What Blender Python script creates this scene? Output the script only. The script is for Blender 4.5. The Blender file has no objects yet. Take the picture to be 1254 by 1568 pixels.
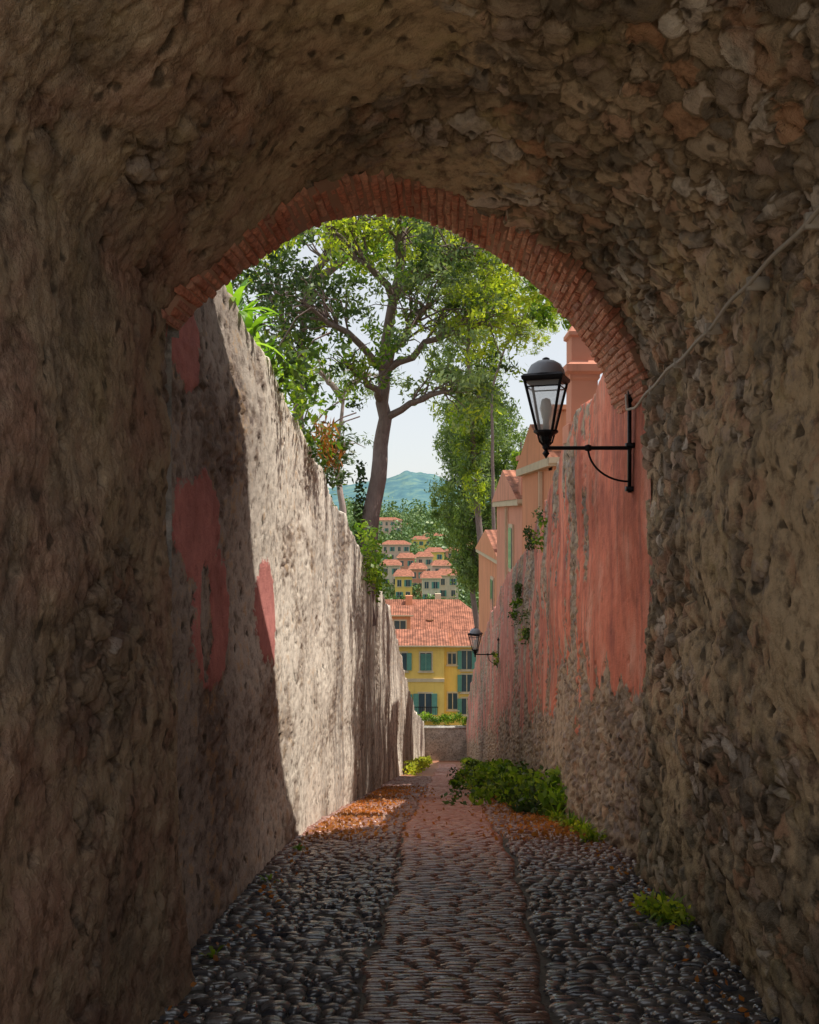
import bpy, math, random
import numpy as np
from mathutils import Vector, noise
rng=np.random.default_rng(7); random.seed(7)
sc=bpy.context.scene
SL=0.0447   # the alley runs slightly to the right of the view axis (+Y)

# ------------------------------------------------------------------ helpers
class Geo:
    def __init__(s): s.V=[];s.F=[];s.M=[];s.R=[];s.n=0
    def add(s,V,F,m=0,r=None):
        V=np.asarray(V,float).reshape(-1,3);F=np.asarray(F,int).reshape(-1,4)
        s.V.append(V);s.F.append(F+s.n);s.n+=len(V)
        s.M.append(np.full(len(F),m));s.R.append(np.full(len(F),random.random()) if r is None else np.broadcast_to(r,(len(F),)).astype(float))
    def build(s,name,mats,smooth=False,parent=None):
        V=np.concatenate(s.V);F=np.concatenate(s.F);M=np.concatenate(s.M);R=np.concatenate(s.R)
        me=bpy.data.meshes.new(name)
        me.vertices.add(len(V));me.vertices.foreach_set('co',V.ravel())
        me.loops.add(F.size);me.loops.foreach_set('vertex_index',F.ravel())
        me.polygons.add(len(F));me.polygons.foreach_set('loop_start',np.arange(0,F.size,4))
        me.polygons.foreach_set('loop_total',np.full(len(F),4))
        for m in mats: me.materials.append(m)
        me.polygons.foreach_set('material_index',M.astype(np.int32))
        me.update(calc_edges=True)
        me.polygons.foreach_set('use_smooth',np.full(len(F),smooth))
        a=me.attributes.new('rnd','FLOAT','FACE');a.data.foreach_set('value',R)
        ob=bpy.data.objects.new(name,me);sc.collection.objects.link(ob)
        if parent: ob.parent=parent
        return ob
def empty(name):
    e=bpy.data.objects.new(name,None);sc.collection.objects.link(e);return e
BF=[[0,3,2,1],[4,5,6,7],[0,1,5,4],[1,2,6,5],[2,3,7,6],[3,0,4,7]]
def box(g,x0,x1,y0,y1,z0,z1,m=0,r=None):
    g.add([[x0,y0,z0],[x1,y0,z0],[x1,y1,z0],[x0,y1,z0],[x0,y0,z1],[x1,y0,z1],[x1,y1,z1],[x0,y1,z1]],BF,m,random.random() if r is None else r)
def tube(g,pts,rad,seg=8,m=0,r=None):
    P=np.asarray(pts,float);n=len(P);rad=np.broadcast_to(rad,(n,))
    T=np.gradient(P,axis=0);T/=np.linalg.norm(T,axis=1)[:,None]+1e-9
    up=np.array([0,0,1.]) if abs(T[0][2])<.9 else np.array([1.,0,0])
    V=[]
    for i in range(n):
        b=np.cross(T[i],up);b/=np.linalg.norm(b)+1e-9;c=np.cross(b,T[i]);up=c
        for k in range(seg):
            a=2*math.pi*k/seg;V.append(P[i]+rad[i]*(math.cos(a)*b+math.sin(a)*c))
    F=[[i*seg+k,i*seg+(k+1)%seg,(i+1)*seg+(k+1)%seg,(i+1)*seg+k] for i in range(n-1) for k in range(seg)]
    g.add(V,F,m,r)
def lathe(g,cx,cy,prof,seg=16,m=0,rot=0.,sq=1.):
    V=[];n=len(prof)
    for r,z in prof:
        for k in range(seg):
            a=rot+2*math.pi*k/seg;V.append([cx+r*math.cos(a),cy+r*math.sin(a),z])
    F=[[i*seg+k,i*seg+(k+1)%seg,(i+1)*seg+(k+1)%seg,(i+1)*seg+k] for i in range(n-1) for k in range(seg)]
    g.add(V,F,m)
def grid_faces(nr,nc):
    i=np.arange(nr-1)[:,None]*nc+np.arange(nc-1)[None,:]
    return np.stack([i,i+1,i+nc+1,i+nc],-1).reshape(-1,4)
def unit(v): return v/(np.linalg.norm(v,axis=-1,keepdims=True)+1e-9)
def leaves(g,C,size,asp=.45,m=0,droop=0.,var=.4):
    n=len(C);d=rng.normal(size=(n,3));d[:,2]-=droop;d=unit(d)
    o=unit(np.cross(d,rng.normal(size=(n,3))));s=(size*(1+var*rng.uniform(-1,1,n)))[:,None]*.5
    V=np.stack([C-d*s,C+o*s*asp-d*s*.1,C+d*s,C-o*s*asp-d*s*.1],1).reshape(-1,3)
    g.add(V,np.arange(4*n).reshape(-1,4),m,rng.uniform(0,1,n))
def clump(c,r,n,flat=1.):
    d=unit(rng.normal(size=(n,3)))*(rng.uniform(0,1,(n,1))**.5)*r;d[:,2]*=flat
    return np.asarray(c)+d
def blades(g,base,n,L,w,m=0,up=.8,seg=6):
    base=np.asarray(base,float)
    for i in range(n):
        a=random.uniform(0,2*math.pi);l=L*random.uniform(.6,1.1);e=random.uniform(.35,1.2)*up
        h=np.array([math.cos(a),math.sin(a),0]);s=np.array([-math.sin(a),math.cos(a),0])
        V=[];p=base+h*random.uniform(0,.04);el=e+.5
        for k in range(seg+1):
            t=k/seg;ww=w*(math.sin(math.pi*(.12+.88*t))**.7)*.5
            V+= [p-s*ww,p+s*ww];el-=(1.9-e)*1.25/seg
            p=p+(h*math.cos(el)+np.array([0,0,math.sin(el)]))*l/seg
        g.add(V,[[2*k,2*k+1,2*k+3,2*k+2] for k in range(seg)],m,random.random())

# ------------------------------------------------------------------ node helper
class T:
    def __init__(s,name):
        s.m=bpy.data.materials.new(name);s.m.use_nodes=True;s.t=s.m.node_tree;s.t.nodes.clear()
        s.out=s.t.nodes.new('ShaderNodeOutputMaterial')
        s.co=s.n('ShaderNodeTexCoord').outputs['Object']
    def n(s,ty,ins=None,**pr):
        nd=s.t.nodes.new(ty)
        for k,v in pr.items(): setattr(nd,k,v)
        for k,v in (ins or {}).items(): s.set(nd.inputs[k],v)
        return nd
    def set(s,sock,v):
        if isinstance(v,bpy.types.NodeSocket): s.t.links.new(v,sock)
        else:
            if isinstance(v,(tuple,list)) and len(v)==3 and sock.type=='RGBA': v=(*v,1)
            sock.default_value=v
    def math(s,op,a,b=0.,c=0.,clamp=False): return s.n('ShaderNodeMath',{0:a,1:b,2:c},operation=op,use_clamp=clamp).outputs[0]
    def noise(s,v,sc,det=3,ro=.55,dist=0.,full=False): return s.n('ShaderNodeTexNoise',{'Vector':v,'Scale':sc,'Detail':det if full else min(det,3),'Roughness':ro,'Distortion':dist}).outputs['Fac']
    def noisec(s,v,sc,det=1): return s.n('ShaderNodeTexNoise',{'Vector':v,'Scale':sc,'Detail':det}).outputs['Color']
    def voro(s,v,sc,feat='F1'): return s.n('ShaderNodeTexVoronoi',{'Vector':v,'Scale':sc},feature=feat)
    def vm(s,op,a,b=(0,0,0),sc=1.):
        nd=s.n('ShaderNodeVectorMath',{0:a,1:b},operation=op)
        if op=='SCALE': s.set(nd.inputs[3],sc)
        return nd.outputs['Value'] if op in('LENGTH','DISTANCE','DOT_PRODUCT') else nd.outputs[0]
    def map(s,v,a,b,c=0.,d=1.): return s.n('ShaderNodeMapRange',{0:v,1:a,2:b,3:c,4:d},interpolation_type='SMOOTHSTEP').outputs[0]
    def mix(s,f,a,b,bt='MIX'):
        nd=s.n('ShaderNodeMix',data_type='RGBA',blend_type=bt)
        s.set(nd.inputs[0],f);s.set(nd.inputs[6],a);s.set(nd.inputs[7],b);return nd.outputs[2]
    def ramp(s,v,stops):
        nd=s.n('ShaderNodeValToRGB',{0:v});cr=nd.color_ramp
        while len(cr.elements)<len(stops): cr.elements.new(.5)
        for e,(p,c) in zip(cr.elements,stops): e.position=p;e.color=(*c,1)
        return nd.outputs[0]
    def sep(s,v): return s.n('ShaderNodeSeparateXYZ',{0:v}).outputs
    def bsdf(s,col,rough=.8,bump=None,bd=.02,bs=1.,disp=None,dscale=.03,metal=0.,spec=.3,**k):
        ins={'Base Color':col,'Roughness':rough,'Metallic':metal,'Specular IOR Level':spec};ins.update(k)
        p=s.n('ShaderNodeBsdfPrincipled',ins)
        if bump is not None:
            s.t.links.new(s.n('ShaderNodeBump',{'Height':bump,'Distance':bd,'Strength':bs}).outputs[0],p.inputs['Normal'])
        s.t.links.new(p.outputs[0],s.out.inputs[0])
        if disp is not None:
            s.t.links.new(s.n('ShaderNodeDisplacement',{'Height':disp,'Midlevel':.5,'Scale':dscale}).outputs[0],s.out.inputs[2])
            s.m.displacement_method='DISPLACEMENT'
        return s.m

def masonry(name,stones,mortar,plaster,pl_lo,pl_hi,scale=7.,dsc=.05,extra=None,pits=.6,strat=(1,1,1.7),bump=.02,shift=None):
    t=T(name)
    w=t.vm('ADD',t.co,t.vm('SCALE',t.vm('SUBTRACT',t.noisec(t.co,4.,3),(.5,.5,.5)),sc=.22))
    ws=t.vm('MULTIPLY',w,strat)
    ed=t.voro(ws,scale,'DISTANCE_TO_EDGE').outputs['Distance']
    vc=t.sep(t.voro(ws,scale).outputs['Color'])
    edge=t.map(ed,.01,.085)
    n1=t.noise(t.co,9.,5,.7,full=True);n2=t.noise(t.co,.9,4,.6,full=True);n3=t.noise(t.co,24.,2,.6,full=True)
    nb=len(stones);col=t.ramp(vc[0],[(i/(nb-1)*.9+.05,c) for i,c in enumerate(stones)])
    col=t.mix(edge,mortar,col)
    cin=t.math('ADD',n2,t.math('MULTIPLY',t.math('SUBTRACT',n1,.5),.5))
    if shift: cin=t.math('ADD',cin,shift(t))
    cov=t.map(cin,pl_lo,pl_hi)
    pcol=t.mix(n1,tuple(c*.7 for c in plaster),tuple(min(1,c*1.25) for c in plaster))
    pv=t.voro(t.vm('MULTIPLY',w,(.8,.8,.5)),11.);pc=t.sep(pv.outputs['Color'])
    pit=t.math('MULTIPLY',t.map(pv.outputs['Distance'],.28,.14),t.map(t.math('ADD',pc[1],t.math('MULTIPLY',n2,.7)),1.32-pits,1.36-pits))
    col=t.mix(cov,col,pcol)
    h=t.math('ADD',t.math('MULTIPLY',t.math('MULTIPLY',edge,t.math('ADD',.25,t.math('MULTIPLY',vc[1],.6))),t.math('SUBTRACT',1.,t.math('MULTIPLY',cov,.8))),t.math('MULTIPLY',cov,.42))
    h=t.math('ADD',h,t.math('MULTIPLY',n1,.75))
    h=t.math('ADD',h,t.math('MULTIPLY',n3,.22))
    h=t.math('SUBTRACT',h,t.math('MULTIPLY',pit,.5))
    pk=1.
    if extra: col,h,pk=extra(t,col,h,w,n1,n2)
    col=t.mix(pk,col,t.mix(1.,col,t.ramp(n1,[(.3,(.40,.37,.35)),(.5,(1,1,1)),(.75,(1.15,1.15,1.15))]),'MULTIPLY'))
    col=t.mix(1.,col,t.ramp(n2,[(.35,(.70,.68,.67)),(.55,(1.05,1.05,1.05))]),'MULTIPLY')
    col=t.mix(t.math('MULTIPLY',t.math('MULTIPLY',pit,.75),pk),col,(.05,.04,.03))
    return t.bsdf(col,.9,bump=t.noise(t.co,60,3,.75),bd=bump,bs=.7,disp=h,dscale=dsc,spec=.2)

def ellipse(t,w,c,r,n1):
    d=t.vm('LENGTH',t.vm('DIVIDE',t.vm('SUBTRACT',w,c),r))
    return t.map(t.math('ADD',d,t.math('MULTIPLY',t.math('SUBTRACT',n1,.5),.7)),1.02,.96)
def sh_tunnel(t):
    x=t.sep(t.co)
    return t.math('SUBTRACT',t.map(x[0],-.4,.7,.05,-.13),t.math('MULTIPLY',t.map(x[2],.9,-.4),t.map(x[0],-.2,.6,0.,-.10)))
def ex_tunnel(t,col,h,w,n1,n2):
    xyz=t.sep(t.co)
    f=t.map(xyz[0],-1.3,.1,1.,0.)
    q=t.noise(t.vm('ADD',t.co,(5,3,1)),2.2,4,.65,full=True)
    col=t.mix(t.math('MULTIPLY',f,t.map(q,.42,.62,0,.6)),col,(.42,.20,.15))
    col=t.mix(t.map(q,.58,.70,0,.5),col,(.56,.28,.17))
    col=t.mix(t.map(q,.42,.30,0,.55),col,(.42,.34,.16))
    m=t.noise(t.vm('MULTIPLY',t.vm('ADD',t.co,(1,7,4)),(1,1,.6)),1.5,5,.68,full=True)
    col=t.mix(t.map(m,.50,.66,0,.65),col,(.13,.12,.09))
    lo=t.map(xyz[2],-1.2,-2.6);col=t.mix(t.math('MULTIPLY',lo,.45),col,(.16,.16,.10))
    col=t.mix(t.math('MULTIPLY',f,.48),col,(.16,.115,.10))  # left side darkened in the colour, standing in for its weaker light
    return col,h,1.
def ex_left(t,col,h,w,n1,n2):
    xyz=t.sep(t.co)
    m=ellipse(t,w,(-1.18,4.72,-.10),(9,.46,.33),n1)
    m=t.math('MAXIMUM',m,ellipse(t,w,(-1.18,5.02,-.66),(9,.50,.42),n1))
    m=t.math('MAXIMUM',m,ellipse(t,w,(-1.18,4.50,.98),(9,.30,.30),n1))
    m=t.math('MAXIMUM',m,ellipse(t,w,(-1.1,6.50,-.80),(9,.36,.42),n1))
    m=t.math('SUBTRACT',m,ellipse(t,w,(-1.1,4.85,-.66),(9,.17,.34),n1),clamp=True)
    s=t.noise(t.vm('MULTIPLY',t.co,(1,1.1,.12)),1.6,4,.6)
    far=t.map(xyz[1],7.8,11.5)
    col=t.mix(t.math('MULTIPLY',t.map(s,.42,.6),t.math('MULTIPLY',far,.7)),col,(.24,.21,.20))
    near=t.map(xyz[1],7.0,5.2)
    col=t.mix(t.math('MULTIPLY',near,.68),col,(.18,.13,.115))  # darker towards the arch: the tunnel building's shade put into the colour
    col=t.mix(t.map(t.math('ADD',n1,t.math('MULTIPLY',s,.5)),.80,.92,0,.6),col,(.46,.28,.13))
    col=t.mix(m,col,t.mix(n1,(.44,.15,.14),(.68,.29,.25)))
    h=t.math('ADD',t.math('MULTIPLY',h,t.math('SUBTRACT',1.,t.math('MULTIPLY',m,.7))),t.math('MULTIPLY',m,.95))
    return col,h,t.math('SUBTRACT',1.,t.math('MULTIPLY',m,.8))
def ex_right(t,col,h,w,n1,n2):
    xyz=t.sep(t.co)
    hg=t.math('ADD',xyz[2],t.math('ADD',.785,t.math('MULTIPLY',xyz[1],.29)))
    nn=t.noise(t.vm('MULTIPLY',t.co,(1,1.3,.45)),1.5,4,.6,full=True)
    m=t.map(t.math('ADD',hg,t.math('MULTIPLY',t.math('SUBTRACT',nn,.5),3.2)),1.42,1.47)
    gap=t.map(t.noise(t.vm('MULTIPLY',t.vm('ADD',t.co,(0,4.2,0)),(1,1,.3)),1.1,4,.65,full=True),.505,.525)
    gap=t.math('MULTIPLY',gap,t.map(xyz[1],7.8,8.4))
    m=t.math('MULTIPLY',m,t.math('SUBTRACT',1.,gap))
    pn=t.noise(t.vm('MULTIPLY',t.co,(1,1,.35)),3.,4,.65,full=True)
    pk=t.ramp(pn,[(.3,(.46,.16,.13)),(.5,(.80,.27,.18)),(.68,(.84,.42,.32))])
    pk=t.mix(t.map(xyz[1],9.,16.,0,.45),pk,(.48,.26,.25))
    st=t.noise(t.vm('MULTIPLY',t.co,(1,3.2,.22)),1.8,4,.65,full=True)
    pk=t.mix(t.map(st,.52,.68,0,.55),pk,(.30,.16,.14))
    col=t.mix(m,col,pk)
    h=t.math('ADD',t.math('MULTIPLY',h,t.math('SUBTRACT',1.,t.math('MULTIPLY',m,.88))),t.math('MULTIPLY',m,1.0))
    return col,h,t.math('SUBTRACT',1.,t.math('MULTIPLY',m,.75))

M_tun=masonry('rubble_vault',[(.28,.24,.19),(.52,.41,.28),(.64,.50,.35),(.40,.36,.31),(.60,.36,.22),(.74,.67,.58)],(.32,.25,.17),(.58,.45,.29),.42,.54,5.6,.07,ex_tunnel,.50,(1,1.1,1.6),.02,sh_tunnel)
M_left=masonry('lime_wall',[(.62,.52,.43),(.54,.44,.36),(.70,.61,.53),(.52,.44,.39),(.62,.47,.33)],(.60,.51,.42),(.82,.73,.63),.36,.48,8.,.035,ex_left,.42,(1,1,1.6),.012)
M_right=masonry('pink_wall',[(.32,.28,.25),(.46,.38,.31),(.56,.46,.34),(.38,.33,.32),(.52,.36,.25)],(.40,.32,.24),(.48,.38,.29),.55,.66,8.,.055,ex_right,.42,(1,1,1.6),.015)
M_endw=masonry('grey_wall',[(.35,.34,.32),(.45,.43,.40),(.4,.38,.35)],(.5,.47,.42),(.48,.45,.42),.5,.6,3.,.0,None,.3)

def leafmat(name,cols,tr=.45,rough=.45):
    t=T(name);r=t.n('ShaderNodeAttribute',attribute_name='rnd').outputs['Fac']
    col=t.ramp(r,[(i/(len(cols)-1),c) for i,c in enumerate(cols)])
    cl=t.noise(t.co,.9,1);col=t.mix(1.,col,t.ramp(cl,[(.35,(.6,.65,.6)),(.65,(1.35,1.3,1.))]),'MULTIPLY')
    p=t.n('ShaderNodeBsdfPrincipled',{'Base Color':col,'Roughness':rough,'Specular IOR Level':.35})
    q=t.n('ShaderNodeBsdfTranslucent',{'Color':t.mix(1.,col,(1.9,1.85,.7),'MULTIPLY')})
    mx=t.n('ShaderNodeMixShader',{0:tr,1:p.outputs[0],2:q.outputs[0]})
    t.t.links.new(mx.outputs[0],t.out.inputs[0]);return t.m
L_green=leafmat('leaf_green',[(.06,.13,.03),(.11,.21,.03),(.19,.30,.04),(.28,.38,.07)],.5)
L_dark=leafmat('leaf_dark',[(.03,.06,.02),(.05,.09,.03),(.09,.14,.04)],.3)
L_grey=leafmat('leaf_grey',[(.10,.16,.10),(.18,.25,.16),(.27,.34,.20)],.4)
L_yel=leafmat('leaf_yellow',[(.20,.29,.04),(.33,.41,.06),(.44,.48,.10)],.55)
L_con=leafmat('conifer_leaf',[(.09,.15,.06),(.16,.24,.09),(.26,.34,.12)],.4)
L_dry=leafmat('dry_leaf',[(.40,.13,.05),(.52,.22,.07),(.28,.12,.06)],.3)
L_far=leafmat('far_leaf',[(.07,.14,.06),(.12,.20,.08),(.18,.25,.10)],.1)
def bark(name,a,b):
    t=T(name);n=t.noise(t.vm('MULTIPLY',t.co,(1,1,.25)),14,3,.7)
    return t.bsdf(t.mix(n,a,b),.9,bump=n,bd=.04)
B_brown=bark('bark',(.12,.08,.08),(.32,.24,.22));B_pale=bark('bark_pale',(.28,.21,.19),(.50,.40,.37))
def plain(name,c,rough=.8,var=.25,sc_=4.,**k):
    t=T(name);n=t.noise(t.co,sc_,3,.65)
    return t.bsdf(t.mix(n,tuple(x*(1-var) for x in c),tuple(min(1,x*(1+var)) for x in c)),rough,**k)
M_iron=plain('iron',(.02,.02,.024),.45,.4,30,metal=.6)
M_rope=plain('cable_sheath',(.5,.46,.4),.8)
tg=T('lantern_glass')
tg.bsdf((.85,.88,.9),.12,spec=.5,**{'Alpha':.35})
M_glass=tg.m
M_lroof=plain('lantern_roof',(.28,.31,.36),.35)
def rndmat(name,cols,rough,nscale=25,wet=False,bd=.006):
    t=T(name);r=t.n('ShaderNodeAttribute',attribute_name='rnd').outputs['Fac']
    col=t.ramp(r,[(i/(len(cols)-1),c) for i,c in enumerate(cols)])
    n=t.noise(t.co,nscale,3,.7)
    col=t.mix(1.,col,t.ramp(n,[(.3,(.5,.5,.5)),(.7,(1.25,1.25,1.25))]),'MULTIPLY')
    if wet:
        big=t.noise(t.co,1.3,3,.6)
        xyz=t.sep(t.co)
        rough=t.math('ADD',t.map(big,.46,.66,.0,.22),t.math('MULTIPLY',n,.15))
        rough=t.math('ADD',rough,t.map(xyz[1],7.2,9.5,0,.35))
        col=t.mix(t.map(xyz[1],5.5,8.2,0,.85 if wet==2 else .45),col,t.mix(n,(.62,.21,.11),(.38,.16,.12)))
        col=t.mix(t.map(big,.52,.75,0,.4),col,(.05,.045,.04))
    else:
        sm=t.noise(t.vm('ADD',t.co,(3,3,3)),4.5,3,.65)
        col=t.mix(t.map(sm,.54,.66,0,.5),col,(.58,.34,.25));col=t.mix(t.map(sm,.42,.30,0,.5),col,(.24,.12,.09))
    return t.bsdf(col,rough,bump=n,bd=bd,spec=1. if wet else .25)
M_brick=rndmat('arch_brick',[(.50,.19,.12),(.66,.27,.17),(.58,.31,.22),(.72,.34,.22),(.44,.20,.15)],.9,25,0,.012)
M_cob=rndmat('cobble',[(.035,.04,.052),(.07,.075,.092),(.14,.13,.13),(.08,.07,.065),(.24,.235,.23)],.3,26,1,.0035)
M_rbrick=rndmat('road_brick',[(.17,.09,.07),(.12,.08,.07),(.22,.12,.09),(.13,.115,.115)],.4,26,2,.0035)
M_mort=plain('mortar',(.40,.23,.16),.9)

t=T('road_bed');n=t.noise(t.co,30,3,.7);xyz=t.sep(t.co)
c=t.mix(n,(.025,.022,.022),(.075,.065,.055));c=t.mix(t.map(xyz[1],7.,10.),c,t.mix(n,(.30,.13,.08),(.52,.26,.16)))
c=t.mix(t.map(xyz[1],2.2,1.6),c,t.mix(n,(.36,.29,.21),(.52,.43,.32)))  # unseen pale floor at the tunnel's near end, added to bounce light inside
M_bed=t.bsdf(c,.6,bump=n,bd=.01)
t=T('terrain');xyz=t.sep(t.co);n=t.noise(t.co,.05,6,.65,full=True);n5=t.noise(t.co,1.2,3,.6)
c=t.mix(n5,(.06,.08,.03),(.16,.14,.08))
c2=t.ramp(n,[(.35,(.06,.13,.05)),(.5,(.12,.21,.08)),(.65,(.24,.28,.13))])
c=t.mix(t.map(xyz[1],60.,110.),c,c2)
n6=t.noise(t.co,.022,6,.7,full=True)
c=t.mix(t.map(xyz[1],600.,1500.),c,t.ramp(n6,[(.38,(.055,.14,.18)),(.5,(.08,.18,.20)),(.62,(.14,.24,.21))]))  # far hills tinted blue: distance haze put into the base colour
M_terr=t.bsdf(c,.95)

# ------------------------------------------------------------------ profile functions
def G(y):
    y=np.asarray(y,float);z=-(1.6+.18*y+.11*.4*np.logaddexp(0,(y-7.4)/.4))
    z54=-(2.93+.29*(54-7.4));return np.where(y>54,z54,np.maximum(z,z54))
YB=1.15   # near (back) end of the tunnel, cut short out of view to let light in
def topL(y): return np.interp(y,[-12,0,YB-.1,YB,4,21,30,38.5,54],[.9,.3,.3,2.4,1.87,-2.47,-6.1,-9.4,-13.9])
def topR(y): return np.interp(y,[-12,0,YB-.1,YB,6,7.4,9.2,10.9,13.8,19.8,29,38.7,54],[.9,.2,.2,1.9,1.55,1.33,.98,.42,-.5,-1.7,-4.1,-7.,-12.5])
def aL(y): return -1.42+0*y
def aR(y): return np.interp(y,[0,6.2,7.4,9,60],[1.545,1.53,1.46,1.39,1.38])
PA=[-1.383,-1.3,-1.2,-1,-.75,-.5,-.25,0,.25,.5,.75,1,1.25,1.4,1.509]
PZ=[.935,1.09,1.23,1.48,1.736,1.88,1.965,1.975,1.935,1.86,1.747,1.586,1.36,1.16,.846]
aa=np.linspace(PA[0],PA[-1],900)
from numpy import interp
zz=interp(aa,PA,PZ)
k=np.ones(41)/41;zs=np.convolve(np.pad(zz,20,mode='edge'),k,'valid');wgt=np.clip(np.minimum(aa-PA[0],PA[-1]-aa)/.1,0,1);zz=zz*(1-wgt)+zs*wgt
arc=np.concatenate([[0],np.cumsum(np.hypot(np.diff(aa),np.diff(zz)))])
def prof(s): a=interp(s,arc,aa);return a,interp(a,aa,zz)
dn=lambda a:5.03+.749*a
df=lambda a:5.70+1.05*a

# ------------------------------------------------------------------ tunnel
tun=empty('stone_archway_tunnel')
nw=150;na=230
sA=np.linspace(0,arc[-1],na);a_arc,z_arc=prof(sA)
ACR=np.concatenate([np.full(nw,aa[0]),a_arc,np.full(nw,aa[-1])])
KIND=np.concatenate([np.zeros(nw),np.ones(na),np.full(nw,2)])
Tw=np.concatenate([np.linspace(0,1,nw,endpoint=False),np.zeros(na),np.linspace(1,0,nw+1)[1:]])
vy=np.concatenate([np.linspace(YB,2.1,14,endpoint=False),np.linspace(0,1,220)+100])
rows=[]
for v in vy:
    yend=dn(ACR)+.04
    y=np.full(len(ACR),v) if v<50 else 2.1+(yend-2.1)*(v-100)
    sp=np.where(KIND==2,zz[-1],zz[0])
    lift=.06+.09*(dn(ACR)-y)
    zspr=sp+lift
    zarc=interp(ACR,aa,zz)+lift
    g0=G(y)-.12
    z=np.where(KIND==1,zarc,g0+(zspr-g0)*Tw)
    a=ACR.copy()
    a=np.where(KIND==0,a-.03*np.sin(Tw*3)+.05*(1-Tw),a);a=np.where(KIND==2,a+.03*np.sin(Tw*3),a)
    rows.append(np.stack([a+SL*y,y,z],1))
V=np.concatenate(rows);nc=len(ACR)
for i in range(len(V)):
    p=V[i];q=noise.noise(Vector((p[0]*.9,p[1]*.9,p[2]*.9)))*.07+noise.noise(Vector((p[0]*2.3+9,p[1]*2.3,p[2]*2.3)))*.05
    cx=.063+SL*p[1];dx=p[0]-cx;dz=max(p[2]-.3,0);l=math.hypot(dx,dz)+1e-6
    p[0]+=dx/l*q;p[2]+=dz/l*q
g=Geo();g.add(V,grid_faces(len(vy),nc)[:,::-1],0)
g.build('vault_and_walls',[M_tun],True,tun)
# arch ring of brick
g=Geo();nb=78;step=arc[-1]/nb
for i in range(nb):
    s0=(i+.5)*step;a,z=prof(s0);a2,z2=prof(min(s0+.02,arc[-1]));a1,z1=prof(max(s0-.02,0))
    tx,tz=a2-a1,z2-z1;l=math.hypot(tx,tz);tx/=l;tz/=l;nx,nz=tz,-tx
    y0,y1=float(dn(a)),float(df(a));L=y1-y0;nk=max(1,round(L/.24));off=.5*(i%2)
    edges=[0]+[ (k+off)/nk for k in range(nk+1) if .12<(k+off)/nk<.9]+[1]
    for e0,e1 in zip(edges[:-1],edges[1:]):
        j=random.uniform(-.012,.012);hw=step/2*random.uniform(.84,.97);b=.010
        ya,yb=y0+L*e0+.004,y0+L*e1-.004;jj=random.uniform(-.04,.03) if e0==0 else 0;ya+=jj
        sk=random.uniform(-.006,.006)
        V=[]
        for (dep,shr) in ((-.14,0),(j,0),(j+b,b)):
            for (sx,yy) in ((-1,ya+shr),(1,ya+shr),(1,yb-shr),(-1,yb-shr)):
                w=(hw-shr)*sx+sk;dd=dep+random.uniform(-.005,.005);V.append([a+tx*w+nx*dd+SL*yy,yy,z+tz*w+nz*dd])
        F=[]
        for lv in range(2):
            for q in range(4): F.append([lv*4+q,lv*4+(q+1)%4,lv*4+4+(q+1)%4,lv*4+4+q])
        F.append([8,9,10,11]);g.add(V,F,0,random.random())
g.build('brick_arch_ring',[M_brick],False,tun)
g=Geo()
S=np.linspace(0,arc[-1],120);a,z=prof(S);rowsm=[]
for e in (0,.5,1):
    y=dn(a)+.012+(df(a)-dn(a)-.02)*e;rowsm.append(np.stack([a*1.002+SL*y,y,z+.001],1))
y=dn(a)+.012;front=np.stack([a*1.06+SL*y,y,z+.1],1)
g.add(np.concatenate([front]+rowsm),grid_faces(4,120),0)
g.build('arch_mortar',[M_mort],True,tun)
# facades and roof (mass of the building over the tunnel)
g=Geo();H=3.4
yf=df(a)-.01
lo=np.stack([a+SL*yf,yf,z],1);hi=lo.copy();hi[:,2]=H
g.add(np.concatenate([lo,hi]),grid_faces(2,120),0)
yb=np.full(120,YB+.005);lb=np.stack([a+SL*yb,yb,z+.06+.09*(dn(a)-YB)],1);hb=lb.copy();hb[:,2]=H
g.add(np.concatenate([lb,hb]),grid_faces(2,120),0)
def fy(x): return 5.44+1.003*x
xl=lo[0,0];xr=lo[-1,0];X0=-3.4
g.add([[X0,fy(X0),-4],[xl-.03,fy(xl-.03),-4],[xl-.03,fy(xl-.03),H],[X0,fy(X0),H]],[[0,1,2,3]])
g.add([[xl-.03,fy(xl-.03),.9],[xl,fy(xl),.9],[xl,fy(xl),H],[xl-.03,fy(xl-.03),H]],[[0,1,2,3]])
g.add([[xr,fy(xr),-4],[5,fy(5),-4],[5,fy(5),H],[xr,fy(xr),H]],[[0,1,2,3]])
g.add([[X0,YB,H],[5,YB,H],[5,fy(5),H],[X0,fy(X0),H]],[[0,1,2,3]])
g.add([[X0,YB,-4],[X0,YB,H],[X0,fy(X0),H],[X0,fy(X0),-4]],[[0,1,2,3]])
g.add([[5,YB,-4],[5,YB,H],[5,fy(5),H],[5,fy(5),-4]],[[0,1,2,3]])
g.add([[X0,YB+.005,-4],[lb[0,0],YB+.005,-4],[lb[0,0],YB+.005,H],[X0,YB+.005,H]],[[0,1,2,3]])
g.add([[lb[-1,0],YB+.005,-4],[5,YB+.005,-4],[5,YB+.005,H],[lb[-1,0],YB+.005,H]],[[0,1,2,3]])
g.build('upper_walls_and_roof',[M_endw],False,tun)

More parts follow.
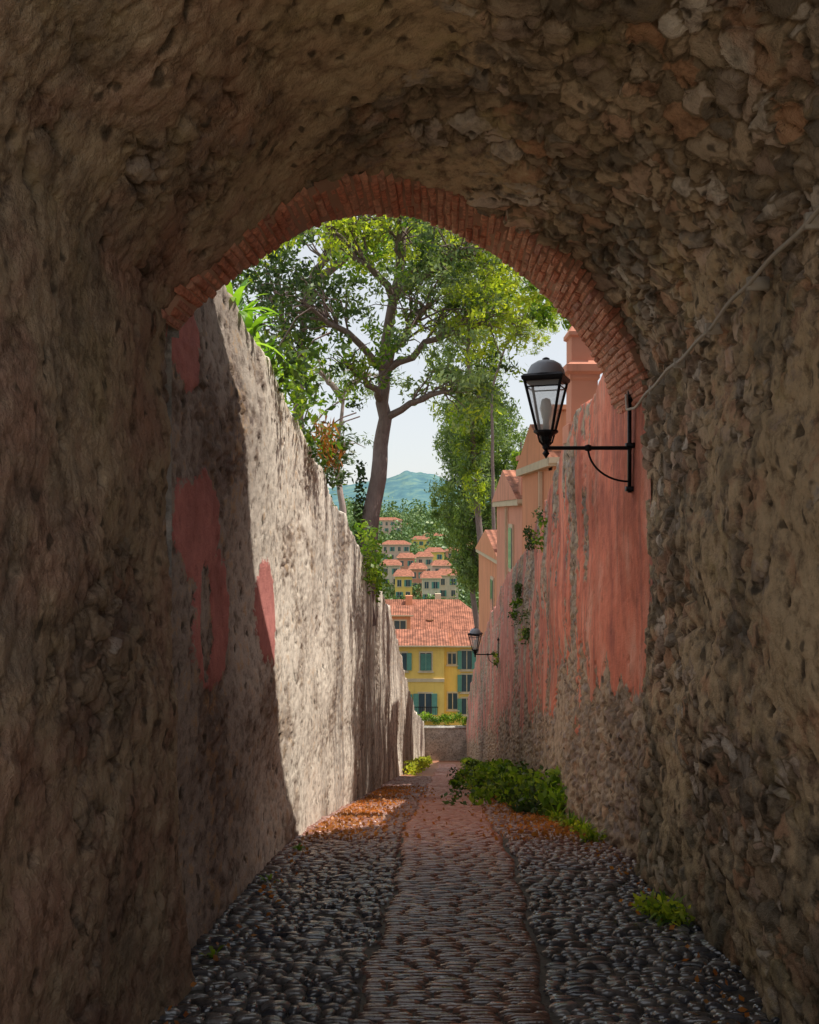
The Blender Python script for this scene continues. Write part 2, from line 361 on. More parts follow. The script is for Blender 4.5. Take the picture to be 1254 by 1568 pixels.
# ------------------------------------------------------------------ alley walls
def alley_wall(name,afn,tfn,y0,side,mat,y1=54,nr=170,st=.026):
    ys=[y0]
    while ys[-1]<y1: ys.append(ys[-1]+max(st,.0028*max(ys[-1],1)**1.35))
    ys=np.array(ys)
    top=tfn(ys)+np.array([noise.noise(Vector((side*7,y*1.4,0)))*.14+noise.noise(Vector((side*3,y*5,4)))*.07 for y in ys])
    gz=G(ys)-.15;rows=[]
    for r in np.linspace(0,1,nr):
        z=gz+(top-gz)*r
        bul=np.array([noise.noise(Vector((side*2,y*.7,zz_*.8)))*.07 for y,zz_ in zip(ys,z)])
        rows.append(np.stack([afn(ys)+SL*ys+bul+side*(.05*r),ys,z],1))
    for d,dz in ((.06,.03),(.2,.05),(.4,.03),(.46,-.05)):
        r=rows[nr-1].copy();r[:,0]+=side*d;r[:,2]+=dz;rows.append(r)
    r=rows[-1].copy();r[:,2]=gz;rows.append(r)
    g=Geo();F=grid_faces(len(rows),len(ys))
    if side>0: F=F[:,::-1]
    g.add(np.concatenate(rows),F,0);return g.build(name,[mat],True)
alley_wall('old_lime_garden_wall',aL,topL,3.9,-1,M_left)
alley_wall('pink_plaster_wall',aR,topR,6.12,1,M_right)
alley_wall('old_lime_garden_wall',aL,topL,-12,-1,M_left,YB-.25,20,.2)
alley_wall('pink_plaster_wall',aR,topR,-12,1,M_right,YB-.25,20,.2)

# ------------------------------------------------------------------ ground terrain sheet
ty=[56,75,120,180,300,450,600,900,1400,2500,3200,9000];tz=[-16.4,-21,-29,-27,-18,-7,-4,-30,-20,35,25,-20]
ys=np.concatenate([np.arange(-12,57,1.),np.geomspace(58,9000,150)])
offs=np.concatenate([-np.geomspace(9000,2.2,70),[-1.78,-1.6,-1,0,1,1.65,1.78],np.geomspace(2.2,9000,70)])
V=np.zeros((len(ys),len(offs),3))
for i,y in enumerate(ys):
    for j,o in enumerate(offs):
        cx=min(y,60)*SL
        if y<=56:
            if -1.65<o<1.7: z=float(G(y))-.09
            elif o<0: z=float(topL(y))-.12+ (0.03*min(-o,30)+ .3*noise.noise(Vector((o*.3,y*.3,0))) if o<-2 else 0)
            else: z=float(topR(y))-.35+(.3*noise.noise(Vector((o*.3,y*.3,3))) if o>2.1 else 0)
        else:
            z=float(np.interp(y,ty,tz));A=min(9,y*.012)
            z+=A*noise.fractal(Vector((o*.006,y*.006,1)),1.,2.,5)
            if y>1200:
                k=math.exp(-((y-2500)/550)**2);z+=k*(66*math.exp(-((o+6)/75)**2)+56*math.exp(-((o-100)/90)**2)+46*math.exp(-((o+130)/90)**2)+60*math.exp(-((o+420)/200)**2)+55*math.exp(-((o-600)/260)**2)+14*noise.fractal(Vector((o*.012,y*.004,7)),1.,2.,5))
            if y<200 and abs(o)>14: z+=min(8,(abs(o)-14)*.3)
        V[i,j]=(o+cx,y,z)
g=Geo();g.add(V.reshape(-1,3),grid_faces(len(ys),len(offs)));g.build('ground_terrain',[M_terr],True)

# ------------------------------------------------------------------ road
g=Geo();ys=np.concatenate([np.arange(-12,14,.1),np.arange(14,56.5,.5)]);os_=np.linspace(-1.5,1.6,32)
V=np.stack([os_[None,:]+SL*ys[:,None],np.repeat(ys[:,None],32,1),np.repeat(G(ys)[:,None],32,1)-.012],-1)
g.add(V.reshape(-1,3),grid_faces(len(ys),32));
UC=np.array([-1,-.9,-.5,0,.5,.9,1]);UB=np.array([-1,-.93,-.5,.5,.93,1])
def stone(g,cx,cy,w,l,h,m,rot=0.,brick=False):
    u=UB if brick else UC;n=len(u);U,W=np.meshgrid(u,u)
    k=8. if brick else random.uniform(3.5,8.)
    H=np.clip(1-np.abs(U)**k,0,1)**.5*np.clip(1-np.abs(W)**k,0,1)**.5
    f=1-(.03 if brick else .16)*(U**2)*(W**2);tx,ty_=random.uniform(-.12,.12),random.uniform(-.20,.10)
    if brick: tx*=.35;ty_*=.7
    jx=rng.normal(0,.008 if brick else .05,(n,n));sh=0 if brick else random.uniform(-.25,.25)
    X=U*w*.5*f*(1+jx)*(1+sh*W);Y=W*l*.5*f*(1+jx.T)*(1-sh*U);c,s=math.cos(rot),math.sin(rot);X,Y=X*c-Y*s,X*s+Y*c
    Z=-.02+(h+.02)*H+(X*tx+Y*ty_)*H+rng.normal(0,.0008 if brick else .0015,(n,n))
    Yw=cy+Y;V=np.stack([cx+X,Yw,G(Yw)+Z],-1)
    g.add(V.reshape(-1,3),grid_faces(n,n),m,random.random())
bandL=lambda y:-.42+.03*math.sin(y*1.3)+.02*math.sin(y*7); bandR=lambda y:.50+.03*math.sin(y*1.1+1)+.02*math.sin(y*6)
y=2.6
while y<24:
    dy=random.uniform(.042,.072)*(1 if y<11 else 1.6)
    for (x0,x1) in ((-1.45,bandL(y)),(bandR(y),1.58)):
        x=x0+random.uniform(0,.06)
        while x<x1-.02:
            w=min(random.choice((random.uniform(.05,.09),random.uniform(.08,.17)))*(1 if y<11 else 1.6),x1-x+.03)
            yo=y+.12*noise.noise(Vector((x*1.6,y*.8,2)))+random.uniform(-.010,.010)
            edgeh=.018*noise.noise(Vector((x*3,y*3,0)))
            if w>.035 and random.random()>.02: stone(g,x+w/2+SL*yo,yo,w*1.0,dy*random.uniform(.8,1.12),random.uniform(.002,.017)+edgeh,1,random.uniform(-.2,.2))
            x+=w
    y+=dy
y=2.6
i=0
while y<44:
    dy=random.uniform(.038,.050) if y<14 else (.085 if y<25 else .16);i+=1
    x=bandL(y)+.01+random.uniform(0,.04);first=True
    while x<bandR(y)-.03:
        w=random.uniform(.12,.24) if not(first and i%2) else .12;first=False
        w=min(w,bandR(y)-x)
        dip=.012*noise.noise(Vector((x*2.2,y*2.2,5)))
        if w>.04: stone(g,x+w/2+SL*y,y+.012*math.sin(x*2.2+y*.6)+random.uniform(-.0025,.0025),w*.985,dy*random.uniform(.84,.98),random.uniform(.003,.011)+dip,2,random.uniform(-.015,.015),True)
        x+=w
    y+=dy
g.build('cobbled_path',[M_bed,M_cob,M_rbrick],True)
# litter of fallen leaves
g=Geo();n=5200
yy=rng.uniform(7.3,17,n);side=rng.uniform(0,1,n)
oo=np.where(side<.6,1.30-np.abs(rng.normal(0,.36,n)),-1.30+np.abs(rng.normal(0,.42,n)))
leaves(g,np.stack([oo+SL*yy,yy,G(yy)+.025],1),.045,.6,0,0)
yy=rng.uniform(3,7.5,160);oo=np.where(rng.uniform(0,1,160)<.6,1.4-np.abs(rng.normal(0,.12,160)),-1.28+np.abs(rng.normal(0,.1,160)))
leaves(g,np.stack([oo+SL*yy,yy,G(yy)+.02],1),.04,.6,0,0)
g.build('fallen_leaves',[L_dry])

# ------------------------------------------------------------------ cable
g=Geo();P=[]
for d in np.linspace(YB,6.2,70):
    z=1.54-.12*d+.006*math.sin(d*5)+.008*math.sin(d*11);P.append([1.43+SL*d+.008*math.sin(d*3),d,z])
P+= [[1.70,6.4,.80],[1.72,6.5,.93],[1.74,6.58,.90]]
tube(g,P,.011,6)
for d in np.arange(2.0,6.2,.62):
    z=1.54-.12*d;box(g,1.42+SL*d,1.52+SL*d,d-.012,d+.012,z-.03,z+.03)
g.build('wall_cable',[M_rope],True)

# ------------------------------------------------------------------ street lamps
M_bulb=plain('bulb_white',(.75,.75,.72),.3)
def lamp(cx,y,zarm,wx,s=1.):
    e=empty('street_lamp')
    g=Geo()
    box(g,wx-.03*s,wx-.005*s,y-.018*s,y+.018*s,zarm-.36*s,zarm+.46*s)
    for zc in (-.33,.02,.40): box(g,wx-.045*s,wx+.05,y-.035*s,y+.035*s,zarm+zc*s-.02*s,zarm+zc*s+.02*s)
    tube(g,[[wx,y,zarm],[cx+.35*s,y,zarm],[cx,y,zarm]],.016*s,8)
    lathe(g,cx+.34*s,y,[(.0,zarm-.03*s),(.028*s,zarm-.02*s),(.028*s,zarm+.02*s),(0,zarm+.03*s)],8)
    x1=cx+.34*s
    P=[[x1+(wx-.02*s-x1)*(1-math.cos(math.pi/2*k/12)),y,zarm-.27*s*math.sin(math.pi/2*k/12)] for k in range(13)]
    tube(g,P,.009*s,6)
    g.build('bracket',[M_iron],True,e)
    g=Geo();zb=zarm+.13*s;zt=zarm+.54*s;rb,rt=.085*s,.205*s;n=4;rot=.42
    lathe(g,cx,y,[(0,zarm-.09*s),(.012*s,zarm-.07*s),(.03*s,zarm-.045*s),(.014*s,zarm-.02*s),(.03*s,zarm),(.03*s,zarm+.03*s),(.045*s,zarm+.06*s),(.05*s,zarm+.09*s),(.1*s,zb-.005*s),(.1*s,zb+.01*s),(0,zb+.012*s)],10)
    cor=lambda r,z,k:[cx+r*math.cos(rot+2*math.pi*k/n),y+r*math.sin(rot+2*math.pi*k/n),z]
    for k in range(n):
        tube(g,[cor(rb,zb,k),cor(rt,zt,k)],.012*s,6)
        tube(g,[cor(rb,zb,k),cor(rb,zb,k+1)],.012*s,6);tube(g,[cor(rt,zt,k),cor(rt,zt,k+1)],.016*s,6)
        tube(g,[[cx,y,zarm+.0*s],cor(.06*s,zarm+.05*s,k),cor(rb,zb,k)],.008*s,5)
        f=.86;tube(g,[cor(rb+(rt-rb)*f,zb+(zt-zb)*f,k),cor(rb+(rt-rb)*f,zb+(zt-zb)*f,k+1)],.006*s,5)
    lathe(g,cx,y,[(rt*1.12,zt),(rt*1.16,zt+.025*s),(rt*1.0,zt+.045*s),(rt*.8,zt+.05*s)],4,0,rot)
    lathe(g,cx,y,[(.03*s,zt+.165*s),(.03*s,zt+.18*s),(.012*s,zt+.19*s),(0,zt+.193*s)],10)
    g.build('lantern_frame',[M_iron],False,e)
    g=Geo();lathe(g,cx,y,[(.155*s,zt+.045*s),(.148*s,zt+.08*s),(.12*s,zt+.13*s),(.07*s,zt+.16*s),(.0,zt+.17*s)],16)
    g.build('lantern_dome',[M_lroof],True,e)
    g=Geo();lathe(g,cx,y,[(rb*.97,zb),(rt*.97,zt)],4,0,rot);g.build('glass_panes',[M_glass],False,e)
    g=Geo();lathe(g,cx,y,[(0,zb+.02*s),(.025*s,zb+.02*s),(.025*s,zb+.09*s),(.035*s,zb+.12*s),(.05*s,zb+.19*s),(.035*s,zb+.26*s),(0,zb+.275*s)],10)
    g.build('bulb',[M_bulb],True,e)
lamp(1.10,6.6,.516,1.79)
lamp(1.78,22.2,-3.86,2.42,1.)

# ------------------------------------------------------------------ houses
def tile_mat(name,c):
    t=T(name);w=t.n('ShaderNodeTexWave',{'Vector':t.co,'Scale':1.5,'Distortion':.6,'Detail':1.},bands_direction='X').outputs['Fac']
    n=t.noise(t.co,1.6,5,.75,full=True);col=t.mix(t.map(n,.35,.65),tuple(x*.5 for x in c),tuple(x*1.3 for x in c))
    col=t.mix(t.map(w,.0,.4,.5,0),col,tuple(x*.35 for x in c));return t.bsdf(col,.9,bump=w,bd=.06)
R_ter=tile_mat('roof_tiles',(.40,.16,.10))
M_win=plain('window_glass',(.05,.08,.11),.1,.3,1,spec=.6);M_shut=plain('green_shutter',(.12,.30,.26),.6);M_frame=plain('stone_frame',(.62,.50,.36),.8)
def render_wall(name,c,st=.45):
    t=T(name);n=t.noise(t.co,1.2,4,.68,full=True);s=t.noise(t.vm('MULTIPLY',t.co,(2,2,.15)),2.,3,.6)
    col=t.mix(n,tuple(x*.78 for x in c),tuple(min(1,x*1.12) for x in c));col=t.mix(t.map(s,.5,.72,0,st),col,tuple(x*.4 for x in c))
    return t.bsdf(col,.9)
W_yel=render_wall('yellow_render',(.92,.62,.18),.2);W_org=render_wall('orange_render',(.76,.32,.18));W_sal=render_wall('salmon_render',(.74,.33,.23));W_cream=render_wall('cream_render',(.68,.58,.46));W_pink=render_wall('pink_render',(.68,.46,.40))
def house(name,x0,x1,y0,y1,zb,zt,wall,rise=.9,over=.35,ridge='x',wins=(),hip=0.,side=()):
    g=Geo();box(g,x0,x1,y0,y1,zb,zt,0)
    box(g,x0-.12,x1+.12,y0-.12,y1+.12,zt,zt+.14,3)
    X0,X1,Y0,Y1=x0-over,x1+over,y0-over,y1+over;z=zt+.14;zr=z+rise
    ym=(Y0+Y1)/2;h0=X0+hip;h1=X1-hip
    g.add([[X0,Y0,z],[X1,Y0,z],[h1,ym,zr],[h0,ym,zr]],[[0,1,2,3]],1);g.add([[X0,Y1,z],[X1,Y1,z],[h1,ym,zr],[h0,ym,zr]],[[3,2,1,0]],1)
    g.add([[X0,Y0,z],[X0,ym,z],[X0,Y1,z],[h0,ym,zr]],[[0,3,2,1]],1 if hip else 0);g.add([[X1,Y0,z],[X1,ym,z],[X1,Y1,z],[h1,ym,zr]],[[0,1,2,3]],1 if hip else 0)
    box(g,X0,X1,Y0-.03,Y0+.05,z-.1,z-.003,3)
    for (cx,cz,w,h,sh,bal) in wins:
        box(g,cx-w/2-.1,cx+w/2+.1,y0-.05,y0,cz-h/2-.1,cz+h/2+.12,3)
        box(g,cx-w/2,cx+w/2,y0-.07,y0-.05,cz-h/2,cz+h/2,2)
        box(g,cx-.03,cx+.03,y0-.09,y0-.07,cz-h/2,cz+h/2,3)
        if sh==1:
            for sx in (-1,1):
                xa=cx+sx*(w/2+.02);xb=cx+sx*(w/2+w*.45);box(g,min(xa,xb),max(xa,xb),y0-.12,y0-.06,cz-h/2,cz+h/2,4)
        if sh==2:
            for k in range(int(h/.09)): box(g,cx-w/2+.04,cx+w/2-.04,y0-.12,y0-.09,cz-h/2+.09*k,cz-h/2+.09*k+.06,4)
        box(g,cx-w/2-.18,cx+w/2+.18,y0-.16,y0-.001,cz-h/2-.17,cz-h/2-.1,3)
        if bal:
            box(g,cx-w/2-.5,cx+w/2+.5,y0-.7,y0-.002,cz-h/2-.32,cz-h/2-.2,3)
            for k in np.linspace(-w/2-.45,w/2+.45,14): box(g,cx+k-.015,cx+k+.015,y0-.68,y0-.65,cz-h/2-.2,cz-h/2+.7,5)
            box(g,cx-w/2-.48,cx+w/2+.48,y0-.7,y0-.64,cz-h/2+.7,cz-h/2+.75,5)
    for (cy,cz,w,h) in side:
        box(g,x0-.05,x0,cy-w/2-.1,cy+w/2+.1,cz-h/2-.1,cz+h/2+.1,3);box(g,x0-.07,x0-.05,cy-w/2,cy+w/2,cz-h/2,cz+h/2,2)
    return g,[wall,R_ter,M_win,M_frame,M_shut,M_iron],name
def fin(t3): return t3[0].build(t3[2],t3[1])
s=62/1254.
px=lambda p:(p-627)*s
pz=lambda p:(784-p)*s
g=house('yellow_house',-4.2,px(680),62,68,-22,pz(990),W_yel,.75,.4,wins=[(px(652),pz(1013),.85,1.3,2,0),(px(651),pz(1078),.95,1.6,1,1),(px(614),pz(1013),.85,1.3,1,0),(px(614),pz(1078),.9,1.5,1,0)])
box(g[0],-4.25,px(680)+.02,61.93,62,pz(1044),pz(1039),3)
fin(g)
g=house('yellow_house',px(680)+.01,px(760),63,68,-22,pz(994),W_yel,.7,.35,wins=[(px(693),pz(1012),.6,.8,0,0),(px(716),pz(1014),.75,1.4,1,0),(px(716),pz(1050),.75,1.3,1,0),(px(694),pz(1078),.7,1.2,0,0),(px(716),pz(1086),.75,1.2,1,0)])
fin(g)
g=house('terracotta_roof_house',-6,7.5,78,88,-24,-11.6,W_org,2.6,.5,wins=[(-.9,-13,1.3,1.6,1,0)],hip=3)
lathe(g[0],2.0,79.6,[(0,-10.6),(.35,-10.5),(.42,-10.4)],12,3)
box(g[0],4.2,5.6,81.,82.,-10.5,-10.0,2)
box(g[0],-.4,.3,82.,82.7,-10,-8.4,0);box(g[0],2.6,3.2,83,83.6,-10,-8.3,3)
fin(g)
g=house('orange_house',-2.6,.1,73,77,-20,-9.3,W_org,.6,.25,wins=[(-.85,-10.6,1.0,1.8,0,0)]);fin(g)
def xw(d,o): return o+SL*d
g=house('orange_house',xw(15,1.70),xw(15,1.70)+4,13.4,17.2,-4,.75,W_org,.75,.12,'x',wins=[])
box(g[0],xw(15,1.70)+.0,xw(15,1.70)+.32,13.6,13.95,.7,1.7,0);box(g[0],xw(15,1.70)-.05,xw(15,1.70)+.37,13.55,14.0,1.7,1.78,0)
box(g[0],xw(15,1.70)-.08,xw(15,1.70)-.02,14.5,14.56,-3,.72,3);fin(g)
g=house('salmon_house',xw(21,1.62),xw(21,1.62)+4.5,18.6,24,-6,.15,W_sal,.8,.14,'x',side=[(20.4,-.9,.6,1.0)])
box(g[0],xw(21,1.62),xw(21,1.62)+.4,18.8,19.2,.2,1.2,0);box(g[0],xw(21,1.62)-.06,xw(21,1.62)+.46,18.74,19.26,1.2,1.3,0)
box(g[0],xw(21,1.62)-.08,xw(21,1.62)-.02,21.2,21.27,-5,.12,3);fin(g)
g=house('orange_house',xw(30,1.62),xw(30,1.62)+5,26,35,-9,-1.7,W_org,.9,.15,'x',side=[(29,-3,.8,1.2)])
box(g[0],xw(30,1.62)+.1,xw(30,1.62)+.6,27.,27.5,-1.6,-.1,0);fin(g)
# gate pillar above the wall
g=Geo();cx,cy=2.0,9.5;r=2**.5/2
def sq(prof,m=0,cx=cx,cy=cy): lathe(g,cx,cy,[(w*r,z) for w,z in prof],4,m,math.pi/4)
sq([(.38,.8),(.38,1.0)]);sq([(.38,1.0),(.31,1.03),(.30,1.50),(.34,1.53),(.34,1.57),(.44,1.60),(.44,1.68),(.38,1.69),(.30,1.73)])
sq([(.30,1.73),(.30,2.0),(.36,2.02),(.36,2.06),(.18,2.20),(0,2.22)])
box(g,cx+.19,2.9,cy-.1,cy+.1,.5,1.2)
sq([(.24,.4),(.24,1.95),(.3,1.98),(.3,2.03),(0,2.1)],0,2.65,10.5)
g.build('gate_pillar',[W_sal])

# end wall + hedge
g=Geo();X=np.linspace(.2,4.2,40);Z=np.linspace(-16.7,-14.35,24)
V=np.array([[x,54.2+.04*noise.noise(Vector((x*2,z*2,0))),z] for z in Z for x in X]);g.add(V,grid_faces(24,40))
V2=np.array([[x,y,-14.35] for y in (54.2,54.7) for x in X]);g.add(V2,grid_faces(2,40));box(g,.1,4.25,54.15,54.75,-14.345,-14.25,0)
g.build('low_stone_wall',[M_endw],True)
g=Geo()
for x in np.arange(.3,4.2,.25): leaves(g,clump([x,54.9,-14.0+random.uniform(-.1,.35)],random.uniform(.25,.45),120,.8),.14,.6)
g.build('hedge',[L_green])

# ------------------------------------------------------------------ distant hillside houses & trees
def tz_(x,y):
    z=float(np.interp(y,ty,tz));return z+min(9,y*.012)*noise.fractal(Vector(((x-2.68)*.006,y*.006,1)),1.,2.,5)
walls=[W_pink,W_cream,W_yel,W_cream,W_sal]
spots=[(606,848,290,10,6),(650,868,250,5,6),(666,860,270,6,6),(686,896,200,5,4.5),(640,885,210,4,4.),(592,808,380,14,5),(664,832,380,11,5),(618,897,190,4,4),(660,900,185,4,4),(700,858,300,8,6),(560,850,300,9,7),(730,850,300,9,7),(690,835,400,10,5),(630,815,420,8,4),(622,868,240,5,4.5),(676,880,230,5,4.5),(598,880,220,5,4.5),(645,838,340,8,5)]
k=0
for (u,v,d,w,h) in spots:
    x=(u-627)/1254*d;zt=(784-v+6)/1254*d;zt_=zt+h*.3
    wn=[]
    nst=max(2,int(h/2.8));ncw=max(2,int(w/2.4))
    for a_ in range(nst):
        for b_ in range(ncw): wn.append((x-w/2+(b_+.5)*w/ncw,zt_-1.5-a_*2.8,.9,1.5,1 if (a_+b_)%2 else 0,0))
    fin(house('hillside_house',x-w/2,x+w/2,d,d+8,zt_-h-14,zt_,walls[k%5],1.3,.5,wins=wn,hip=w*.25));k+=1
g=Geo()
for i in range(2600):
    d=random.uniform(95,600);u=random.uniform(520,860);x=(u-627)/1254*d;z=tz_(x,d);r=random.uniform(1.2,2.6)*(1+d/900)
    if any(abs(x-(q[0]-627)/1254*q[2])<q[3]*.5+r*.3 and q[2]-14<d<q[2]+9 for q in spots): continue
    tall=random.random()<.15
    leaves(g,clump([x,d,z+r*(1.8 if tall else .6)],r,60,2.2 if tall else .85)*1.,r*.42,.7)
for q in spots:   # garden trees around each house base
    for _ in range(8):
        x=(q[0]-627)/1254*q[2]+random.uniform(-.9,.9)*q[3];z=(784-q[1]-2)/1254*q[2]-q[4]*random.uniform(.55,.85);r=random.uniform(.9,1.8)
        leaves(g,clump([x,q[2]-random.uniform(2,5),z],r,70,1.1),r*.4,.7)
g.build('distant_trees',[L_far])

# ------------------------------------------------------------------ trees
def curve(a,b,n=7,sag=.15,j=.08):
    a=np.array(a,float);b=np.array(b,float);L=np.linalg.norm(b-a);t=np.linspace(0,1,n)[:,None]
    P=a+(b-a)*t;P[:,2]+=(np.sin(t[:,0]*math.pi)*L*sag);o=rng.normal(0,j*L*.35,(n,3))*np.sin(t*math.pi);return P+o
def tree(name,trunk,rad,crowns,leafs,barkm,nper,lsize,branch_r=.05,asp=.45,droop=.2,sub=2,cl=.45):
    e=empty(name);gb=Geo();gl=Geo();tr=np.array(trunk,float)
    t_=np.linspace(0,1,len(tr));tt=np.linspace(0,1,24)
    TP=np.stack([np.interp(tt,t_,tr[:,k]) for k in range(3)],1);TP[1:-1]+=rng.normal(0,rad*.12,(22,3))
    tube(gb,TP,np.interp(tt,[0,.06,1],[rad*1.35,rad,rad*.3]),10)
    for (c,R,cnt,mi) in crowns:
        c=np.array(c,float);R=np.array(R,float)
        base=TP[np.argmin(np.linalg.norm(TP-(c-np.array([0,0,R[2]*1.0])),axis=1))]
        main=curve(base,c,8,.05);tube(gb,main,np.linspace(branch_r*1.8,branch_r*.8,8),7)
        for _ in range(cnt):
            d=unit(rng.normal(size=3))*(random.random()**.33);p=c+d*R
            st=main[random.randint(3,7)]
            br=curve(st,p,6,.1,.12);tube(gb,br,np.linspace(branch_r*.45,branch_r*.12,6),5)
            for q in range(sub):
                cc=p+rng.normal(0,cl*.5,3);leaves(gl,clump(cc,cl*random.uniform(.5,1.1),nper,.6),lsize,asp,mi if random.random()<.8 else random.randrange(len(leafs)),droop)
    gb.build('trunk_and_limbs',[barkm],True,e);gl.build('foliage',leafs,False,e)
ls=[L_green,L_grey,L_yel,L_dark]
tree('added_shade_tree',[(-.92,16,-2.2),(-.84,16,-.8),(-.66,16,.6),(-.50,16,1.7),(-.52,15.9,2.8),(-.2,15.8,4.6),(0,15.6,6.5)],.21,
 [((-1.5,14.5,5.1),(1.4,1.4,1.),28,2),((-.2,15,5.5),(1.5,1.5,1.0),28,2),((.9,15,4.7),(1.3,1.3,1.0),34,1),((1.9,15.5,5.0),(1.1,1.2,1.1),30,2),
  ((.3,14.8,3.7),(1.3,1.,.8),30,1),((-1.9,14.5,3.7),(.9,1.2,.8),22,3),((1.4,15,3.5),(.9,.9,.9),24,2),((-1.1,14.6,2.6),(.9,.8,.5),14,0),((.8,15,2.2),(.9,.8,.6),18,1),((0,15,7.5),(3.,2.,1.2),14,0)],
 ls,B_brown,38,.11,.045,.42,.3,2,.36)
tree('holm_oak',[(-3.2,22,-3),(-3.,22,2),(-2.8,22,6)],.25,[((-3.4,21,5.5),(1.8,2,2.),34,3),((-1.6,22,7.5),(2.3,2,1.6),36,0),((.8,23,8.),(2.3,2,1.4),40,2)],ls,B_brown,46,.16,.07,.5,.1,2,.55)
tree('umbrella_pine',[(-2.15,26,-4),(-2.1,26,.0),(-2.35,26,1.6),(-2.0,26,4.2)],.14,[((-2.9,26,4.5),(1.,1,.8),10,0),((-1.3,26,4.4),(1.,1,.8),10,0),((-2.0,26,2.2),(.9,.6,.5),5,0)],[L_grey],B_pale,30,.18,.07,.2,0,2,.5)
# tree added in the right-hand garden, largely out of view, to shade the alley
tree('added_shade_tree',[(4.8,12.2,-.5),(4.7,12.4,2.5),(4.2,12.8,5.2)],.18,[((3.7,13.,5.9),(1.2,1.3,.9),34,0),((3.8,15.5,5.7),(1.2,2.,.9),44,3),((4.2,19,5.),(1.3,2.,.9),40,0)],[L_green,L_grey,L_yel,L_dark],B_brown,60,.16,.05,.5,.1,2,.45)
def conifer(name,bx,by,zb,pts,zt,wid,n,mats,ls_=.26):
    e=empty(name);gb=Geo();gl=Geo();P=np.array(pts,float)
    tube(gb,P,np.linspace(.24,.05,len(P)),9)
    for i in range(n):
        f=random.random()**.8;z=zb+(zt-zb)*f
        cx=np.interp(z,P[:,2],P[:,0]);R=wid*(math.sin(math.pi*min(1,(.10+.9*(1-f)**.8)))**.55)*(.75+.6*noise.noise(Vector((z*.6,bx,0))))
        a=random.uniform(0,2*math.pi);rr=R*random.uniform(.35,1.1)
        c=[cx+rr*math.cos(a),by+rr*math.sin(a),z]
        if random.random()<.35: tube(gb,curve([cx,by,z-.4],c,5,.02),np.linspace(.04,.012,5),4)
        leaves(gl,clump(c,random.uniform(.2,.6),52,1.5),ls_,.28,random.randrange(len(mats)),.9)
    gb.build('trunk_and_limbs',[B_brown],True,e);gl.build('foliage',mats,False,e)
conifer('cypress_tree',4.,50,-4.6,[(4.35,50,-16),(4.3,50,-8),(3.85,50,-5.),(4.0,50,-2),(4.3,50,6),(4.2,50,13)],6.6,3.5,760,[L_con,L_grey,L_con])
conifer('cypress_tree',6.4,47,-5.,[(6.5,47,-12),(6.4,47,-2),(6.4,47,4)],3.4,1.3,150,[L_con,L_green])
conifer('cypress_tree',3.4,42,.5,[(3.9,42,-14),(3.8,42,-3),(3.4,42,1),(3.0,42,8),(3.1,42,13)],14.5,2.3,420,[L_yel,L_con,L_grey])
tree('stone_pine',[(4.3,40,-12),(4.1,40,0),(4.0,40,6),(5.0,40,9)],.12,[((5.7,40,9.3),(1.7,1.3,1.4),70,0),((4.2,40,11.),(1.8,1.3,1.3),44,0)],[L_yel],B_brown,60,.16,.06,.2,0,2,.45)

# ------------------------------------------------------------------ wall-top plants (left)
g=Geo()
for (y,o,n,L) in ((5.9,-1.55,26,.42),(6.4,-1.7,26,.5),(6.9,-1.55,20,.4),(5.5,-1.75,18,.4),(6.2,-1.5,16,.35)):
    blades(g,[o+SL*y,y,float(topL(y))+.0],n,L,.06,0,1.1,7)
g.build('strap_leaf_plant',[leafmat('strap_leaf',[(.10,.24,.03),(.18,.36,.05),(.28,.45,.08)],.45)])
g=Geo()
for y in np.arange(6.6,11,.22):
    z=float(topL(y));o=-1.5
    leaves(g,clump([o+SL*y+random.uniform(-.3,.25),y,z+random.uniform(.0,.4)],.28,130,.9),.085,.45,0 if random.random()<.6 else 1,.2)
    if random.random()<.5: tube(g,curve([o+SL*y-.2,y,z],[o+SL*y+random.uniform(0,.5),y,z+random.uniform(.5,.8)],5),.008,4,3)
for y in (8.4,8.65,8.9,9.1): leaves(g,clump([-1.27+SL*y,y,float(topL(y))+random.uniform(0,.15)],.15,40,1.2),.13,.18,2,1.4)
g.build('wall_top_shrub',[L_dark,L_green,L_dry,B_brown])
g=Geo()
for (y,r,nn) in ((14,.22,180),(15,.25,200),(16.5,.25,200)):
    for k in range(4): leaves(g,clump([-1.38+SL*y+.03*random.random(),y+random.uniform(-.4,.4),float(topL(y))-.25*k+.4],r,nn//3,1.),.09,.7,0)
for z in np.arange(-1.8,.9,.15): leaves(g,clump([-.98+.12*z*.5,15.85,z],.13,30,1.),.08,.8,1)
g.build('ivy',[L_green,L_dark])
g=Geo()
for (u,v,rr) in ((828,800,.24),(812,815,.2),(788,925,.26),(806,950,.24),(795,905,.18),(760,1000,.2)):
    d=1.33*1254/(u-683);z=(784-v)/1254*d;x=1.35+SL*d
    for k in range(4): leaves(g,clump([x+random.uniform(-.05,.0),d+random.uniform(-.25,.25),z-random.uniform(-.1,.3)],rr*random.uniform(.3,.6),50,1.3),.06,.5,random.randrange(2),.8)
g.build('hanging_creeper',[L_green,L_dark])
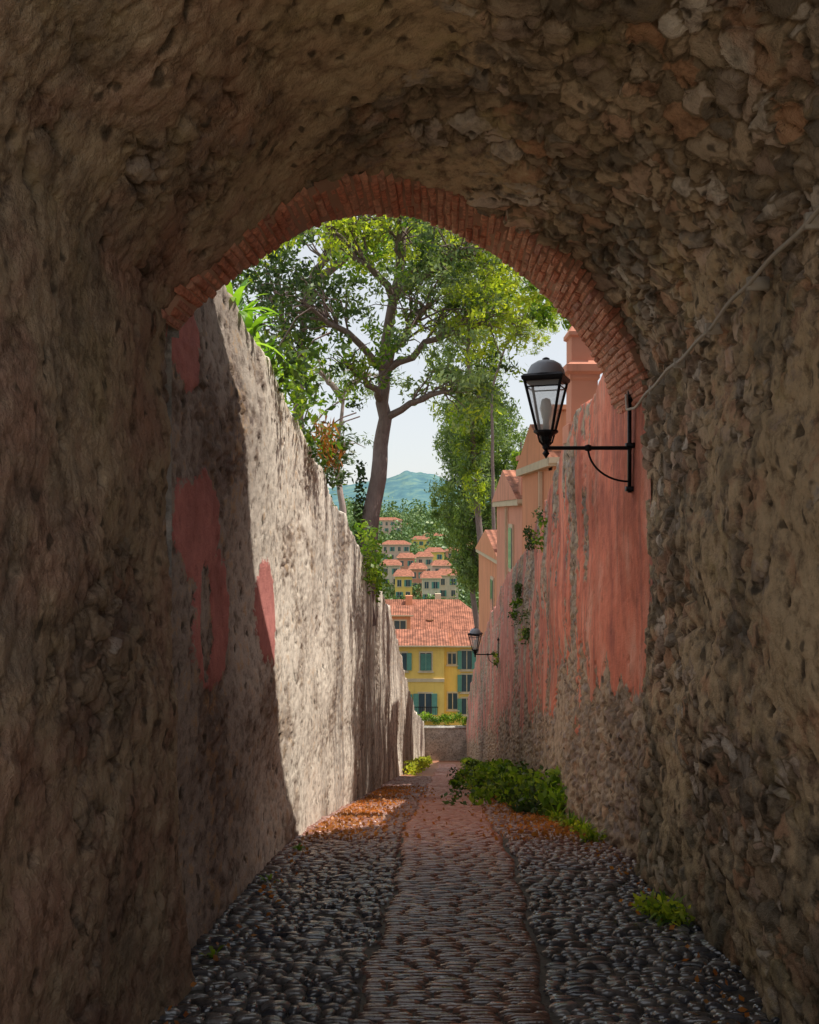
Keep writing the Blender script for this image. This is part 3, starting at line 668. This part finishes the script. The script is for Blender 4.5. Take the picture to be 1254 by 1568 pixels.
# verge plants
g=Geo()
for i in range(250):
    y=random.uniform(9.1,20);w=.72 if y>10.5 else .42;o=1.32-abs(random.gauss(0,.26))*(w/.45)
    hh=random.uniform(.06,.52)*random.uniform(.5,1)
    leaves(g,clump([o+SL*y,y,float(G(y))+hh],random.uniform(.1,.24),34,.7),random.uniform(.06,.13),.6,0 if random.random()<.75 else 1,.1)
for i in range(60):
    y=random.uniform(18,48);leaves(g,clump([1.25-abs(random.gauss(0,.15))+SL*y,y,float(G(y))+.15],.25,40,.9),.12,.5,0,.2)
for i in range(60):
    y=random.uniform(24,48);leaves(g,clump([-1.25+abs(random.gauss(0,.18))+SL*y,y,float(G(y))+.18],.28,40,.9),.12,.5,2,.2)
for (y,o,n,L) in ((5.05,1.36,34,.17),(5.15,1.28,20,.14),(4.95,1.4,14,.13),(7.3,1.3,24,.16),(7.7,1.28,30,.18),(8.2,1.25,30,.2),(8.8,1.2,30,.2),(6.9,-1.25,10,.08),(5.9,-1.27,8,.07),(4.4,-1.25,8,.07)):
    blades(g,[o+SL*y,y,float(G(y))+.01],n,L,.022,0,1.,5)
    if o>0: leaves(g,clump([o+SL*y,y,float(G(y))+.06],.12,70,.5),.045,.6,2)
g.build('verge_plants',[L_green,L_dark,L_yel])

# ------------------------------------------------------------------ light
S=Vector((.47,-.024,1.)).normalized()
w=bpy.data.worlds.new('World');sc.world=w;w.use_nodes=True;nt=w.node_tree;bg=nt.nodes['Background']
sky=nt.nodes.new('ShaderNodeTexSky');sky.sky_type='NISHITA';sky.sun_disc=False;sky.sun_elevation=math.asin(S.z);sky.sun_rotation=math.atan2(S.x,S.y)
sky.dust_density=1.;sky.air_density=1.
mx=nt.nodes.new('ShaderNodeMix');mx.data_type='RGBA';mx.inputs[0].default_value=.75;mx.inputs[7].default_value=(6.0,6.1,6.15,1)   # thin bright high cloud
nt.links.new(sky.outputs[0],mx.inputs[6]);nt.links.new(mx.outputs[2],bg.inputs[0]);bg.inputs[1].default_value=.15
ld=bpy.data.lights.new('sun','SUN');ld.energy=5.;ld.angle=math.radians(.5);ld.color=(1,.93,.82)
lo=bpy.data.objects.new('sun',ld);sc.collection.objects.link(lo);lo.rotation_euler=S.to_track_quat('Z','Y').to_euler();lo.location=(5,0,20)
cam=bpy.data.cameras.new('camera');cam.lens=36;cam.sensor_width=36;cam.sensor_fit='HORIZONTAL';cam.clip_end=20000;cam.clip_start=.05
co=bpy.data.objects.new('camera',cam);sc.collection.objects.link(co);co.rotation_euler=(math.radians(90),0,0);sc.camera=co
sc.view_settings.view_transform='Standard';sc.view_settings.look='None';sc.view_settings.exposure=0
print('OK')
